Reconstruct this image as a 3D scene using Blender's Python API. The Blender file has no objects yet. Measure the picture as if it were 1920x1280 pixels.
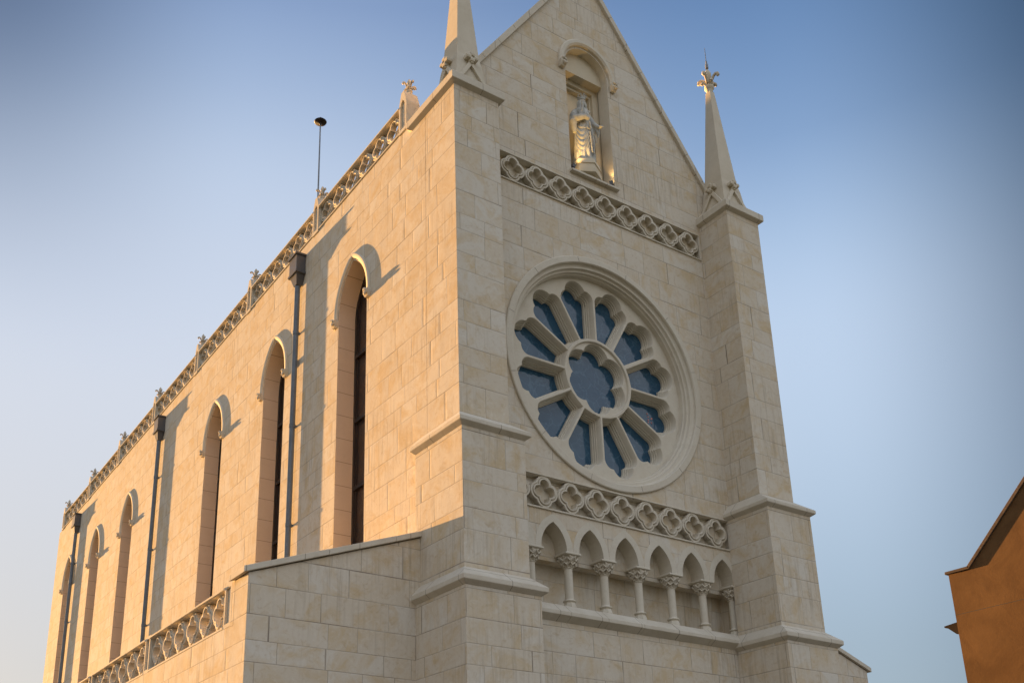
import bpy, bmesh, math, random
from mathutils import Vector, Matrix
from mathutils.geometry import tessellate_polygon
random.seed(7)
sc = bpy.context.scene
COL = sc.collection
PI = math.pi
# ------------------------------------------------------------------ camera
cam_d = bpy.data.cameras.new('camera'); cam = bpy.data.objects.new('camera', cam_d); COL.objects.link(cam)
cam_d.sensor_fit = 'HORIZONTAL'; cam_d.sensor_width = 36.0
cam_d.lens = 1938.22 / 1920 * 36.0
cam_d.shift_x = (960 - 808.223) / 1920
cam_d.shift_y = (1015.882 - 640) / 1920
cam_d.clip_end = 8000
yaw, pit, rol = map(math.radians, (32.1588, 18.7695, -0.43215))
fw = Vector((math.sin(yaw) * math.cos(pit), math.cos(yaw) * math.cos(pit), math.sin(pit)))
rt = Vector((math.cos(yaw), -math.sin(yaw), 0)); up = rt.cross(fw)
r2 = math.cos(rol) * rt + math.sin(rol) * up; u2 = -math.sin(rol) * rt + math.cos(rol) * up
M = Matrix((r2, u2, -fw)).transposed().to_4x4(); M.translation = Vector((-10.336, -15.338, 1.6))
cam.matrix_world = M
sc.camera = cam
# ------------------------------------------------------------------ world and sun
SUN_AZ = math.degrees(math.atan2(-0.115, 1.0))      # clockwise from +y: a little to the left, behind the church
SUN_EL = 3.45
world = bpy.data.worlds.new('World'); sc.world = world; world.use_nodes = True
nt = world.node_tree; nt.nodes.clear()
wo = nt.nodes.new('ShaderNodeOutputWorld'); bg = nt.nodes.new('ShaderNodeBackground')
EXPO = 2.42
def lin(c_): return tuple(((v / 255 + .055) / 1.055) ** 2.4 if v > 10 else v / 255 / 12.92 for v in c_)
def wnode(t, **k):
    n_ = nt.nodes.new(t)
    for a_, b_ in k.items(): setattr(n_, a_, b_)
    return n_
def wput(sock, v):
    if isinstance(v, bpy.types.NodeSocket): nt.links.new(v, sock)
    else: sock.default_value = v
def wm(op, a_, b_=0.0):
    n_ = wnode('ShaderNodeMath', operation=op); wput(n_.inputs[0], a_); wput(n_.inputs[1], b_); return n_.outputs[0]
def wmix(f, a_, b_, bt='MIX'):
    n_ = wnode('ShaderNodeMix', data_type='RGBA', blend_type=bt); wput(n_.inputs[0], f); wput(n_.inputs[6], a_); wput(n_.inputs[7], b_); return n_.outputs[2]
def wmr(v, a_, b_, c_=0.0, d_=1.0):
    n_ = wnode('ShaderNodeMapRange', interpolation_type='SMOOTHSTEP'); wput(n_.inputs[0], v)
    for i_, q_ in enumerate((a_, b_, c_, d_)): n_.inputs[i_ + 1].default_value = q_
    return n_.outputs[0]
sky = wnode('ShaderNodeTexSky', sky_type='NISHITA', sun_disc=False)
sky.sun_elevation = math.radians(SUN_EL); sky.sun_rotation = math.radians(SUN_AZ)
sky.air_density = 1.0; sky.dust_density = 0.6; sky.ozone_density = 1.6; sky.altitude = 100
tc = wnode('ShaderNodeTexCoord'); sx = wnode('ShaderNodeSeparateXYZ'); nt.links.new(tc.outputs['Generated'], sx.inputs[0])
elev = wm('MULTIPLY', wm('ARCSINE', sx.outputs[2]), 180 / math.pi / 90)          # 0 horizon .. 1 zenith
azim = wm('MULTIPLY', wm('ARCTAN2', sx.outputs[0], sx.outputs[1]), 180 / math.pi)  # degrees clockwise from +y
GAIN = 1 / (2 ** EXPO) / 0.1
def ramp(stops, k=1.0):
    r_ = wnode('ShaderNodeValToRGB'); nt.links.new(elev, r_.inputs[0]); e_ = r_.color_ramp; e_.interpolation = 'B_SPLINE'
    for i_, (d_, c_) in enumerate(stops):
        el_ = e_.elements[i_] if i_ < 2 else e_.elements.new(d_ / 90)
        el_.position = d_ / 90
        el_.color = tuple(lin(c_)) + (1,)
    v_ = wnode('ShaderNodeVectorMath', operation='SCALE'); nt.links.new(r_.outputs[0], v_.inputs[0]); v_.inputs['Scale'].default_value = GAIN * k
    return v_.outputs[0]
near = ramp([(0, (196, 188, 180)), (90, (62, 92, 150)), (12, (206, 204, 204)), (26, (216, 222, 235)), (34, (200, 212, 232)), (38, (194, 209, 232)), (42, (164, 185, 217)), (46, (140, 164, 203)), (60, (84, 114, 168))])
far = ramp([(0, (150, 160, 165)), (90, (55, 85, 142)), (12, (158, 178, 197)), (20, (184, 203, 225)), (28, (198, 216, 240)), (33, (176, 200, 230)), (38, (132, 163, 205)), (46, (92, 128, 176))])
back = ramp([(0, (96, 92, 88)), (90, (88, 118, 170)), (12, (196, 194, 196)), (35, (238, 240, 247)), (60, (176, 194, 224))], 1.44)
grad = wmix(wmr(azim, 22, 56), near, far)
grad = wmix(wmr(azim, 55, 73, 0, .90), grad, (0.035, 0.095, 0.21, 1))
edge = wm('MULTIPLY', wmr(azim, 2, 21, 1, 0), wmr(elev, 25 / 90, 48 / 90, 0, .85))
grad = wmix(edge, grad, (0.10, 0.16, 0.32, 1))
isback = wmr(wm('ABSOLUTE', wm('SUBTRACT', azim, 5.0)), 78, 112)
grad = wmix(isback, grad, back)
mixed = wmix(0.06, grad, sky.outputs[0])
bg.inputs['Strength'].default_value = 0.1
nt.links.new(mixed, bg.inputs[0]); nt.links.new(bg.outputs[0], wo.inputs[0])
sd = bpy.data.lights.new('sun', 'SUN'); sd.energy = 5.0; sd.angle = math.radians(0.5); sd.color = (1.0, 0.535, 0.18)
so = bpy.data.objects.new('sun', sd); COL.objects.link(so)
az = math.radians(SUN_AZ); el = math.radians(SUN_EL)
sdir = Vector((math.sin(az) * math.cos(el), math.cos(az) * math.cos(el), math.sin(el)))
so.rotation_euler = (-sdir).to_track_quat('-Z', 'Y').to_euler()
so.location = sdir * 60
vs = sc.view_settings; vs.view_transform = 'Standard'; vs.look = 'None'; vs.exposure = EXPO; vs.gamma = 1
# ------------------------------------------------------------------ dimensions (metres)
W = 9.815; CX = W / 2
XU, XM, XLo = 1.208, 1.356, 1.459
XLm, XLl = -0.159, -0.273
YM, YL = -0.298, -0.491
G = 0.97
YB, YW = 1.45, 1.255
ZT, ZM, ZL = 18.66, 10.166, 6.90
ZR = 13.256
YF = 36.3
XW = -3.737
BAY = 4.77
# ------------------------------------------------------------------ node helpers
def N(nt, t, **k):
    n = nt.nodes.new(t)
    for a, b in k.items(): setattr(n, a, b)
    return n
class NB:
    """tiny node-building helper"""
    def __init__(s, name):
        s.m = bpy.data.materials.new(name); s.m.use_nodes = True; s.nt = s.m.node_tree
        s.nt.nodes.clear()
        s.out = N(s.nt, 'ShaderNodeOutputMaterial'); s.p = N(s.nt, 'ShaderNodeBsdfPrincipled')
        s.nt.links.new(s.p.outputs[0], s.out.inputs[0])
    def put(s, sock, v):
        if isinstance(v, bpy.types.NodeSocket): s.nt.links.new(v, sock)
        elif v is not None: sock.default_value = v
    def m2(s, op, a, b=None, c=None):
        n = N(s.nt, 'ShaderNodeMath', operation=op)
        s.put(n.inputs[0], a)
        if b is not None: s.put(n.inputs[1], b)
        if c is not None: s.put(n.inputs[2], c)
        return n.outputs[0]
    def mix(s, f, a, b, bt='MIX'):
        n = N(s.nt, 'ShaderNodeMix', data_type='RGBA', blend_type=bt)
        s.put(n.inputs[0], f); s.put(n.inputs[6], a); s.put(n.inputs[7], b)
        return n.outputs[2]
    def mr(s, v, a, b, c=0.0, d=1.0, smooth=False):
        n = N(s.nt, 'ShaderNodeMapRange')
        if smooth: n.interpolation_type = 'SMOOTHSTEP'
        s.put(n.inputs[0], v); n.inputs[1].default_value = a; n.inputs[2].default_value = b
        n.inputs[3].default_value = c; n.inputs[4].default_value = d
        return n.outputs[0]
    def noise(s, vec, scale, detail=4, rough=0.55, dist=0.0, col=False):
        n = N(s.nt, 'ShaderNodeTexNoise'); s.put(n.inputs['Vector'], vec)
        n.inputs['Scale'].default_value = scale; n.inputs['Detail'].default_value = detail
        n.inputs['Roughness'].default_value = rough; n.inputs['Distortion'].default_value = dist
        return n.outputs[1 if col else 0]
    def comb(s, x, y, z):
        n = N(s.nt, 'ShaderNodeCombineXYZ')
        s.put(n.inputs[0], x); s.put(n.inputs[1], y); s.put(n.inputs[2], z); return n.outputs[0]
    def geo(s):
        g = N(s.nt, 'ShaderNodeNewGeometry'); a = N(s.nt, 'ShaderNodeSeparateXYZ'); b = N(s.nt, 'ShaderNodeSeparateXYZ')
        s.nt.links.new(g.outputs['Position'], a.inputs[0]); s.nt.links.new(g.outputs['True Normal'], b.inputs[0])
        return g.outputs['Position'], a.outputs, b.outputs
    def white(s, vec):
        n = N(s.nt, 'ShaderNodeTexWhiteNoise', noise_dimensions='3D'); s.put(n.inputs[0], vec)
        return n.outputs[0], n.outputs[1]
    def bump(s, h, dist, strength=1.0, normal=None):
        n = N(s.nt, 'ShaderNodeBump'); n.inputs['Strength'].default_value = strength
        n.inputs['Distance'].default_value = dist; s.put(n.inputs['Height'], h)
        if normal is not None: s.put(n.inputs['Normal'], normal)
        return n.outputs[0]
    def fin(s, col, rough=0.85, normal=None, spec=0.3, metal=0.0):
        s.put(s.p.inputs['Base Color'], col); s.put(s.p.inputs['Roughness'], rough)
        s.p.inputs['Specular IOR Level'].default_value = spec; s.p.inputs['Metallic'].default_value = metal
        if normal is not None: s.put(s.p.inputs['Normal'], normal)
        return s.m
def C4(r, g, b): return (r, g, b, 1.0)

def ashlar_material(name, cA, cB, cC, grooves=1.0):
    b = NB(name); P, p, n = b.geo()
    ax = b.m2('ABSOLUTE', n[0]); ay = b.m2('ABSOLUTE', n[1])
    side = b.m2('GREATER_THAN', ax, ay)
    inv = b.m2('SUBTRACT', 1.0, side)
    h = b.m2('ADD', b.m2('MULTIPLY', p[0], inv), b.m2('MULTIPLY', p[1], side))
    h = b.m2('ADD', h, b.m2('MULTIPLY', side, 31.7))
    # courses of uneven height
    z = p[2]
    zz = b.m2('ADD', z, b.m2('MULTIPLY', b.m2('SINE', b.m2('MULTIPLY', z, 2.13)), 0.085))
    zz = b.m2('ADD', zz, b.m2('MULTIPLY', b.m2('SINE', b.m2('MULTIPLY_ADD', z, 5.31, 1.0)), 0.058))
    zr = b.m2('DIVIDE', zz, 0.53)
    row = b.m2('FLOOR', zr); fz = b.m2('FRACT', zr)
    # plane id keeps neighbouring walls from sharing one joint pattern
    pid = b.m2('ADD', b.m2('MULTIPLY', b.m2('ROUND', b.m2('MULTIPLY', b.m2('ADD', b.m2('MULTIPLY', p[1], inv), b.m2('MULTIPLY', p[0], side)), 3.3)), 0.37), side)
    rr, _ = b.white(b.comb(row, pid, 3.1))
    u = b.m2('ADD', b.m2('DIVIDE', h, 0.95), b.m2('MULTIPLY', rr, 9.0))
    u = b.m2('ADD', u, b.m2('MULTIPLY', b.m2('SINE', b.m2('MULTIPLY_ADD', u, 2.3, b.m2('MULTIPLY', rr, 40.0))), 0.27))
    cu = b.m2('FLOOR', u); fu = b.m2('FRACT', u)
    dz = b.m2('MULTIPLY', b.m2('MINIMUM', fz, b.m2('SUBTRACT', 1.0, fz)), 0.53)
    du = b.m2('MULTIPLY', b.m2('MINIMUM', fu, b.m2('SUBTRACT', 1.0, fu)), 0.95)
    wob = b.m2('MULTIPLY', b.m2('SUBTRACT', b.noise(P, 2.3, 3), 0.5), 0.006)
    d = b.m2('ADD', b.m2('MINIMUM', dz, du), wob)
    joint = b.mr(d, 0.003, 0.0085, 1.0, 0.0)
    jedge = b.mr(d, 0.002, 0.03, 0.0, 1.0, True)
    wv, wc = b.white(b.comb(row, cu, pid))
    sep = N(b.nt, 'ShaderNodeSeparateXYZ'); b.nt.links.new(wc, sep.inputs[0])
    col = b.mix(wv, cA, cB)
    col = b.mix(b.mr(sep.outputs[1], 0.55, 1.0, 0.0, 0.85), col, cC)
    # mottling: each block has its own cloud of warmer and greyer stone
    off = N(b.nt, 'ShaderNodeVectorMath', operation='MULTIPLY_ADD')
    b.nt.links.new(wc, off.inputs[0]); off.inputs[1].default_value = (23, 17, 29); b.nt.links.new(P, off.inputs[2])
    n1 = b.noise(off.outputs[0], 1.5, 5, 0.6, 1.0)
    n2 = b.noise(off.outputs[0], 5.5, 6, 0.65, 1.6)
    col = b.mix(b.mr(n1, 0.46, 0.68, 0.0, 0.85), col, C4(0.55, 0.43, 0.265))
    col = b.mix(b.mr(n2, 0.54, 0.74, 0.0, 0.6), col, C4(0.44, 0.335, 0.205))
    col = b.mix(b.mr(n2, 0.25, 0.45, 0.6, 0.0), col, C4(0.68, 0.635, 0.54))
    # long faint rain streaks
    sv = N(b.nt, 'ShaderNodeVectorMath', operation='MULTIPLY'); b.nt.links.new(P, sv.inputs[0]); sv.inputs[1].default_value = (9, 9, 0.5)
    st = b.noise(sv.outputs[0], 1.6, 4, 0.6)
    area = b.mr(b.noise(P, 0.45, 3, 0.6), 0.45, 0.62)
    col = b.mix(b.m2('MULTIPLY', area, b.mr(st, 0.48, 0.70, 0.0, 0.6)), col, C4(0.36, 0.30, 0.22))
    gr = b.noise(P, 60, 3, 0.7)
    col = b.mix(b.mr(gr, 0.3, 0.75, 0.0, 0.10), col, C4(0.30, 0.25, 0.18))
    jn = b.noise(P, 1.3, 3, 0.6)
    jc = b.mix(b.mr(jn, 0.35, 0.65), C4(0.19, 0.155, 0.12), C4(0.44, 0.39, 0.32))
    col = b.mix(b.m2('MULTIPLY', joint, 0.88), col, jc)
    nb = b.bump(jedge, 0.0025 * grooves, 0.8)
    nb = b.bump(b.noise(off.outputs[0], 1.3, 2, 0.5), 0.010, 0.8, nb)
    nb = b.bump(b.noise(P, 34, 5, 0.65), 0.0008, 0.6, nb)
    return b.fin(col, 0.95, nb, 0.04)

def trim_material(name, c1, c2, joint_axis=None, joint=0.9, dirt=0.25):
    b = NB(name); P, p, n = b.geo()
    n1 = b.noise(P, 1.7, 5, 0.6, 0.6); n2 = b.noise(P, 7, 5, 0.65, 1.0)
    col = b.mix(b.mr(n1, 0.3, 0.7), c1, c2)
    col = b.mix(b.mr(n2, 0.52, 0.78, 0.0, dirt), col, C4(0.33, 0.26, 0.17))
    col = b.mix(b.mr(b.noise(P, 45, 3, 0.7), 0.35, 0.75, 0.0, 0.10), col, C4(0.28, 0.24, 0.18))
    nb = b.bump(b.noise(P, 30, 5, 0.65), 0.001, 0.6)
    nb = b.bump(b.noise(P, 3, 2, 0.5), 0.006, 0.5, nb)
    if joint_axis:
        s = 0
        for ax_ in joint_axis:
            f = b.m2('FRACT', b.m2('ADD', b.m2('DIVIDE', p['xyz'.index(ax_)], joint), 0.37))
            d = b.m2('MULTIPLY', b.m2('MINIMUM', f, b.m2('SUBTRACT', 1.0, f)), joint)
            j = b.mr(d, 0.003, 0.009, 1.0, 0.0)
            col = b.mix(b.m2('MULTIPLY', j, 0.8), col, C4(0.14, 0.11, 0.08))
    return b.fin(col, 0.95, nb, 0.05)

STONE = ashlar_material('limestone_ashlar', C4(0.61, 0.55, 0.45), C4(0.59, 0.52, 0.41), C4(0.63, 0.59, 0.51))
TRIM = trim_material('dressed_limestone', C4(0.58, 0.525, 0.42), C4(0.63, 0.585, 0.485))
CORN_XY = trim_material('cornice_limestone', C4(0.54, 0.485, 0.385), C4(0.61, 0.56, 0.46), 'xy', 1.13)
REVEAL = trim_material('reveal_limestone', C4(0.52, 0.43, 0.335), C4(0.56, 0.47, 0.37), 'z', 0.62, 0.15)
FRZ = trim_material('carved_limestone', C4(0.56, 0.50, 0.395), C4(0.61, 0.56, 0.46), None, 1, 0.6)
SPIRE = trim_material('spire_limestone', C4(0.54, 0.48, 0.37), C4(0.60, 0.54, 0.43), None, 1, 0.2)
BACK = trim_material('niche_render', C4(0.58, 0.51, 0.38), C4(0.61, 0.54, 0.41), None, 1, 0.1)

def metal_material(name, c, rough=0.45):
    b = NB(name); P, p, n = b.geo()
    k = b.noise(P, 6, 4, 0.6)
    col = b.mix(b.mr(k, 0.35, 0.7), c, C4(c[0] * 0.7 + 0.01, c[1] * 0.7 + 0.01, c[2] * 0.7 + 0.01))
    return b.fin(col, b.mr(k, 0.3, 0.7, rough - 0.08, rough + 0.12), b.bump(k, 0.001, 0.4), 0.5, 0.0)
LEAD = metal_material('painted_grey_metal', C4(0.085, 0.085, 0.09), 0.42)
PIPE = metal_material('blue_grey_pipe_paint', C4(0.10, 0.13, 0.165), 0.40)
BRONZE = metal_material('dark_bronze_frame', C4(0.016, 0.011, 0.009), 0.5)
DARK = metal_material('dark_metal', C4(0.03, 0.022, 0.02), 0.5)
STEEL = metal_material('galvanised_steel', C4(0.20, 0.23, 0.27), 0.45)
SLATE = metal_material('roof_slate', C4(0.07, 0.075, 0.085), 0.6)

def glass_material(name, base, lead, scale, k, rough=0.16, spec=0.5):
    b = NB(name); P, p, n = b.geo()
    v = N(b.nt, 'ShaderNodeTexVoronoi', feature='DISTANCE_TO_EDGE'); v.inputs['Scale'].default_value = scale
    w = N(b.nt, 'ShaderNodeVectorMath', operation='MULTIPLY_ADD')
    b.nt.links.new(b.noise(P, 2.2, 3, 0.5, 0, True), w.inputs[0]); w.inputs[1].default_value = (0.7, 0.7, 0.7); b.nt.links.new(P, w.inputs[2])
    b.nt.links.new(w.outputs[0], v.inputs['Vector'])
    m = b.mr(v.outputs[0], 0.012, 0.04, 1.0, 0.0)
    n1 = b.noise(P, 1.6, 3)
    col = b.mix(b.mr(n1, 0.3, 0.7), base, C4(base[0] * 2.2, base[1] * 1.5, base[2] * 1.3))
    col = b.mix(b.m2('MULTIPLY', m, k), col, lead)
    nb = b.bump(b.noise(P, 3.2, 2), 0.02, 0.5)
    m_ = b.fin(col, rough, nb, spec)
    return m_
GLASS = glass_material("rose_glass", C4(0.013, 0.056, 0.108), C4(0.10, 0.19, 0.27), 2.6, 0.30, 0.06, 0.45)
GLASS2 = glass_material('lancet_glass', C4(0.018, 0.014, 0.012), C4(0.09, 0.07, 0.06), 8.0, 0.8, 0.3)

b = NB('orange_stucco'); P, p, n = b.geo()
n1 = b.noise(P, 0.55, 6, 0.62, 0.6); n2 = b.noise(P, 2.8, 5, 0.6)
c = b.mix(b.mr(n1, 0.32, 0.68), C4(0.115, 0.058, 0.021), C4(0.17, 0.09, 0.034))
c = b.mix(b.mr(n2, 0.45, 0.8, 0.0, 0.4), c, C4(0.095, 0.046, 0.018))
sv = N(b.nt, 'ShaderNodeVectorMath', operation='MULTIPLY'); b.nt.links.new(P, sv.inputs[0]); sv.inputs[1].default_value = (2, 2, 0.25)
c = b.mix(b.mr(b.noise(sv.outputs[0], 1.4, 4), 0.5, 0.75, 0, 0.3), c, C4(0.10, 0.048, 0.018))
STUCCO = b.fin(c, 0.9, b.bump(b.noise(P, 14, 5), 0.004, 0.5, b.bump(n1, 0.03, 0.4)), 0.2)
b = NB('statue_stone'); P, p, n = b.geo()
n1 = b.noise(P, 4, 5, 0.6, 0.5); n2 = b.noise(P, 14, 4, 0.6)
c = b.mix(b.mr(n1, 0.35, 0.65), C4(0.38, 0.38, 0.355), C4(0.56, 0.54, 0.48))
c = b.mix(b.mr(n2, 0.52, 0.72, 0.0, 0.45), c, C4(0.20, 0.22, 0.17))
STAT = b.fin(c, 0.95, b.bump(n2, 0.005, 0.7), 0.05)
b = NB('paving'); P, p, n = b.geo()
PAVE = b.fin(b.mix(b.mr(b.noise(P, 0.8, 6), 0.3, 0.7), C4(0.13, 0.12, 0.10), C4(0.17, 0.155, 0.135)), 0.9)
b = NB('grass_ground'); P, p, n = b.geo()
GRASS = b.fin(b.mix(b.mr(b.noise(P, 0.3, 8), 0.3, 0.7), C4(0.10, 0.11, 0.05), C4(0.16, 0.16, 0.08)), 0.95)

# ------------------------------------------------------------------ mesh helpers
class MB:
    def __init__(s): s.v = []; s.f = []; s.mi = []; s.cur = 0
    def add(s, vs_, fs):
        o = len(s.v); s.v += [tuple(q) for q in vs_]
        for f in fs: s.f.append([o + i for i in f]); s.mi.append(s.cur)
    def box(s, x0, x1, y0, y1, z0, z1):
        s.add([(x0, y0, z0), (x1, y0, z0), (x1, y1, z0), (x0, y1, z0), (x0, y0, z1), (x1, y0, z1), (x1, y1, z1), (x0, y1, z1)],
              [(0, 3, 2, 1), (4, 5, 6, 7), (0, 1, 5, 4), (1, 2, 6, 5), (2, 3, 7, 6), (3, 0, 4, 7)])
    def loft(s, loops, closed=True, caps=True, wrap=False):
        n = len(loops[0]); o = len(s.v)
        for l in loops: s.v += [tuple(q) for q in l]
        k = len(loops)
        for i in range(k if wrap else k - 1):
            a = o + i * n; c_ = o + ((i + 1) % k) * n
            for j in range(n if closed else n - 1):
                j2 = (j + 1) % n
                s.f.append([a + j, a + j2, c_ + j2, c_ + j]); s.mi.append(s.cur)
        if caps and not wrap:
            s.f.append([o + j for j in range(n)][::-1]); s.mi.append(s.cur)
            s.f.append([o + (k - 1) * n + j for j in range(n)]); s.mi.append(s.cur)
    def rects(s, L):   # L: list of (x0,x1,y0,y1,z)
        s.loft([[(a, c_, z), (b_, c_, z), (b_, d, z), (a, d, z)] for a, b_, c_, d, z in L])
    def prism(s, pts, d0, d1, mp):
        s.loft([[mp(u, v, d0) for u, v in pts], [mp(u, v, d1) for u, v in pts]])
    def plate(s, outer, holes, d0, d1, mp, hole_mat=None, hole_depth=None):
        loops = [outer] + holes
        flat = [q for l in loops for q in l]
        tris = tessellate_polygon([[Vector((u, v, 0)) for u, v in l] for l in loops])
        for d in (d0, d1): s.add([mp(u, v, d) for u, v in flat], tris)
        for i, l in enumerate(loops):
            if i and hole_mat is not None: s.cur = hole_mat
            n = len(l); dd = d1 if not (i and hole_depth) else hole_depth
            s.add([mp(u, v, d0) for u, v in l] + [mp(u, v, dd) for u, v in l], [(j, (j + 1) % n, n + (j + 1) % n, n + j) for j in range(n)])
            s.cur = 0
    def tube(s, pts, rad, n=10, caps=True):
        pts = [Vector(q) for q in pts]
        rad = rad if isinstance(rad, (list, tuple)) else [rad] * len(pts)
        loops = []; prev = None
        for i, q in enumerate(pts):
            t = (pts[min(i + 1, len(pts) - 1)] - pts[max(i - 1, 0)]).normalized()
            if prev is None:
                a = t.orthogonal().normalized()
            else:
                a = (prev - t * prev.dot(t)).normalized()
            prev = a; b_ = t.cross(a)
            loops.append([q + (a * math.cos(2 * PI * j / n) + b_ * math.sin(2 * PI * j / n)) * rad[i] for j in range(n)])
        s.loft(loops, caps=caps)
    def lathe(s, prof, n=32, cx=0, cy=0, ph=0.0):
        s.loft([[(cx + r * math.cos(2 * PI * j / n + ph), cy + r * math.sin(2 * PI * j / n + ph), z) for j in range(n)] for r, z in prof])
    def ball(s, c_, r, n=10, m=7, sc_=(1, 1, 1)):
        L = []
        for i in range(1, m):
            a = PI * i / m
            L.append([(c_[0] + r * sc_[0] * math.sin(a) * math.cos(2 * PI * j / n), c_[1] + r * sc_[1] * math.sin(a) * math.sin(2 * PI * j / n), c_[2] - r * sc_[2] * math.cos(a)) for j in range(n)])
        s.loft(L)
    def build(s, name, mat, parent=None, loc=(0, 0, 0), rotz=0, smooth=None, bevel=0, kind=None, recalc=True):
        me = bpy.data.meshes.new(name); me.from_pydata(s.v, [], s.f)
        mats = mat if isinstance(mat, (list, tuple)) else [mat]
        for m in mats: me.materials.append(m)
        me.polygons.foreach_set('material_index', s.mi)
        if recalc:
            bm = bmesh.new(); bm.from_mesh(me)
            bmesh.ops.remove_doubles(bm, verts=bm.verts, dist=1e-5)
            bmesh.ops.recalc_face_normals(bm, faces=bm.faces)
            bm.to_mesh(me); bm.free()
        if smooth:
            for q in me.polygons: q.use_smooth = True
            me.set_sharp_from_angle(angle=math.radians(smooth))
        me.update()
        o = bpy.data.objects.new(name, me); COL.objects.link(o)
        o.location = loc; o.rotation_euler = (0, 0, rotz)
        if parent: o.parent = parent
        if bevel:
            bv = o.modifiers.new('soft_edges', 'BEVEL'); bv.width = bevel; bv.segments = 2; bv.limit_method = 'ANGLE'; bv.angle_limit = math.radians(35)
        if kind: o['kind'] = kind
        return o
def thing(name, label, cat, loc=(0, 0, 0), group=None):
    o = bpy.data.objects.new(name, None); COL.objects.link(o); o.location = loc; o.empty_display_size = 0.3
    o['label'] = label; o['category'] = cat
    if group: o['group'] = group
    return o
def copy_part(o, parent, loc=None, rotz=None, kids=True):
    c_ = o.copy(); COL.objects.link(c_); c_.parent = parent
    if loc is not None: c_.location = loc
    if rotz is not None: c_.rotation_euler = (0, 0, rotz)
    if kids:
        for ch in list(o.children): copy_part(ch, c_)
    return c_
FRONT = lambda u, v, d: (u, d, v)          # facade frame: u = x, v = z, d = y
SIDE = lambda u, v, d: (d, u, v)           # side wall frame: u = y, v = z, d = x
def arc(cx, cz, r, a0, a1, n):
    return [(cx + r * math.cos(a0 + (a1 - a0) * i / n), cz + r * math.sin(a0 + (a1 - a0) * i / n)) for i in range(n + 1)]
def circle(cx, cz, r, n=96): return arc(cx, cz, r, 0, 2 * PI, n)[:-1]
def pointed(cx, half, spring, rise, base, n=12):
    """pointed arch outline, counter clockwise from bottom left"""
    R = (half * half + rise * rise) / (2 * half)          # centre on the springing line
    c_r = cx - half + R; c_l = cx + half - R              # centres for left / right arc
    aL = math.atan2(rise, cx - c_r); aR = math.atan2(rise, cx - c_l)
    right = arc(c_l, spring, R, 0, aR, n); left = arc(c_r, spring, R, aL, PI, n)
    pts = [(cx - half, base), (cx + half, base)] + right + left[1:]
    out = [pts[0]]
    for q in pts[1:]:
        if math.hypot(q[0] - out[-1][0], q[1] - out[-1][1]) > 1e-4: out.append(q)
    return out
def offset(pts, d):
    """inward offset of a CCW loop with limited mitres"""
    n = len(pts); out = []
    for i in range(n):
        a = Vector(pts[i - 1]); b_ = Vector(pts[i]); c_ = Vector(pts[(i + 1) % n])
        e1 = (b_ - a).normalized(); e2 = (c_ - b_).normalized()
        n1 = Vector((-e1.y, e1.x)); n2 = Vector((-e2.y, e2.x)); m = n1 + n2
        if m.length < 1e-6: m = n1
        m.normalize(); k = d / max(0.42, m.dot(n1))
        out.append((b_.x + m.x * k, b_.y + m.y * k))
    return out
def foil(nf, dist, rho, per=10, ph=0.0):
    """multifoil outline (nf lobes), CCW, same vertex count for every rho"""
    half = PI / nf
    # cusp where neighbouring lobes meet
    cr = dist * math.cos(half) + math.sqrt(max(1e-9, rho * rho - (dist * math.sin(half)) ** 2))
    cx_, cy_ = cr * math.cos(half) - dist, cr * math.sin(half)
    a = math.atan2(cy_, cx_); pts = []
    for k in range(nf):
        t = ph + 2 * PI * k / nf
        for i in range(per):
            q = -a + 2 * a * i / per
            x = dist + rho * math.cos(q); y = rho * math.sin(q)
            pts.append((x * math.cos(t) - y * math.sin(t), x * math.sin(t) + y * math.cos(t)))
    return pts

# ================================================================== setting
mb = MB(); mb.box(-2500, 2500, -2500, 2500, -0.5, 0); mb.build('ground', GRASS, kind='structure')
mb = MB(); mb.box(-16, 27.5, -18, 42, 0.0, 0.02); mb.v = [(x, y, z + 0.004) for x, y, z in mb.v]; mb.build('pavement', PAVE, kind='structure')

# ================================================================== church
church = thing('church', 'tall cream limestone church with a round rose window, pointed gable and stone spires', 'church')

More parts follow.
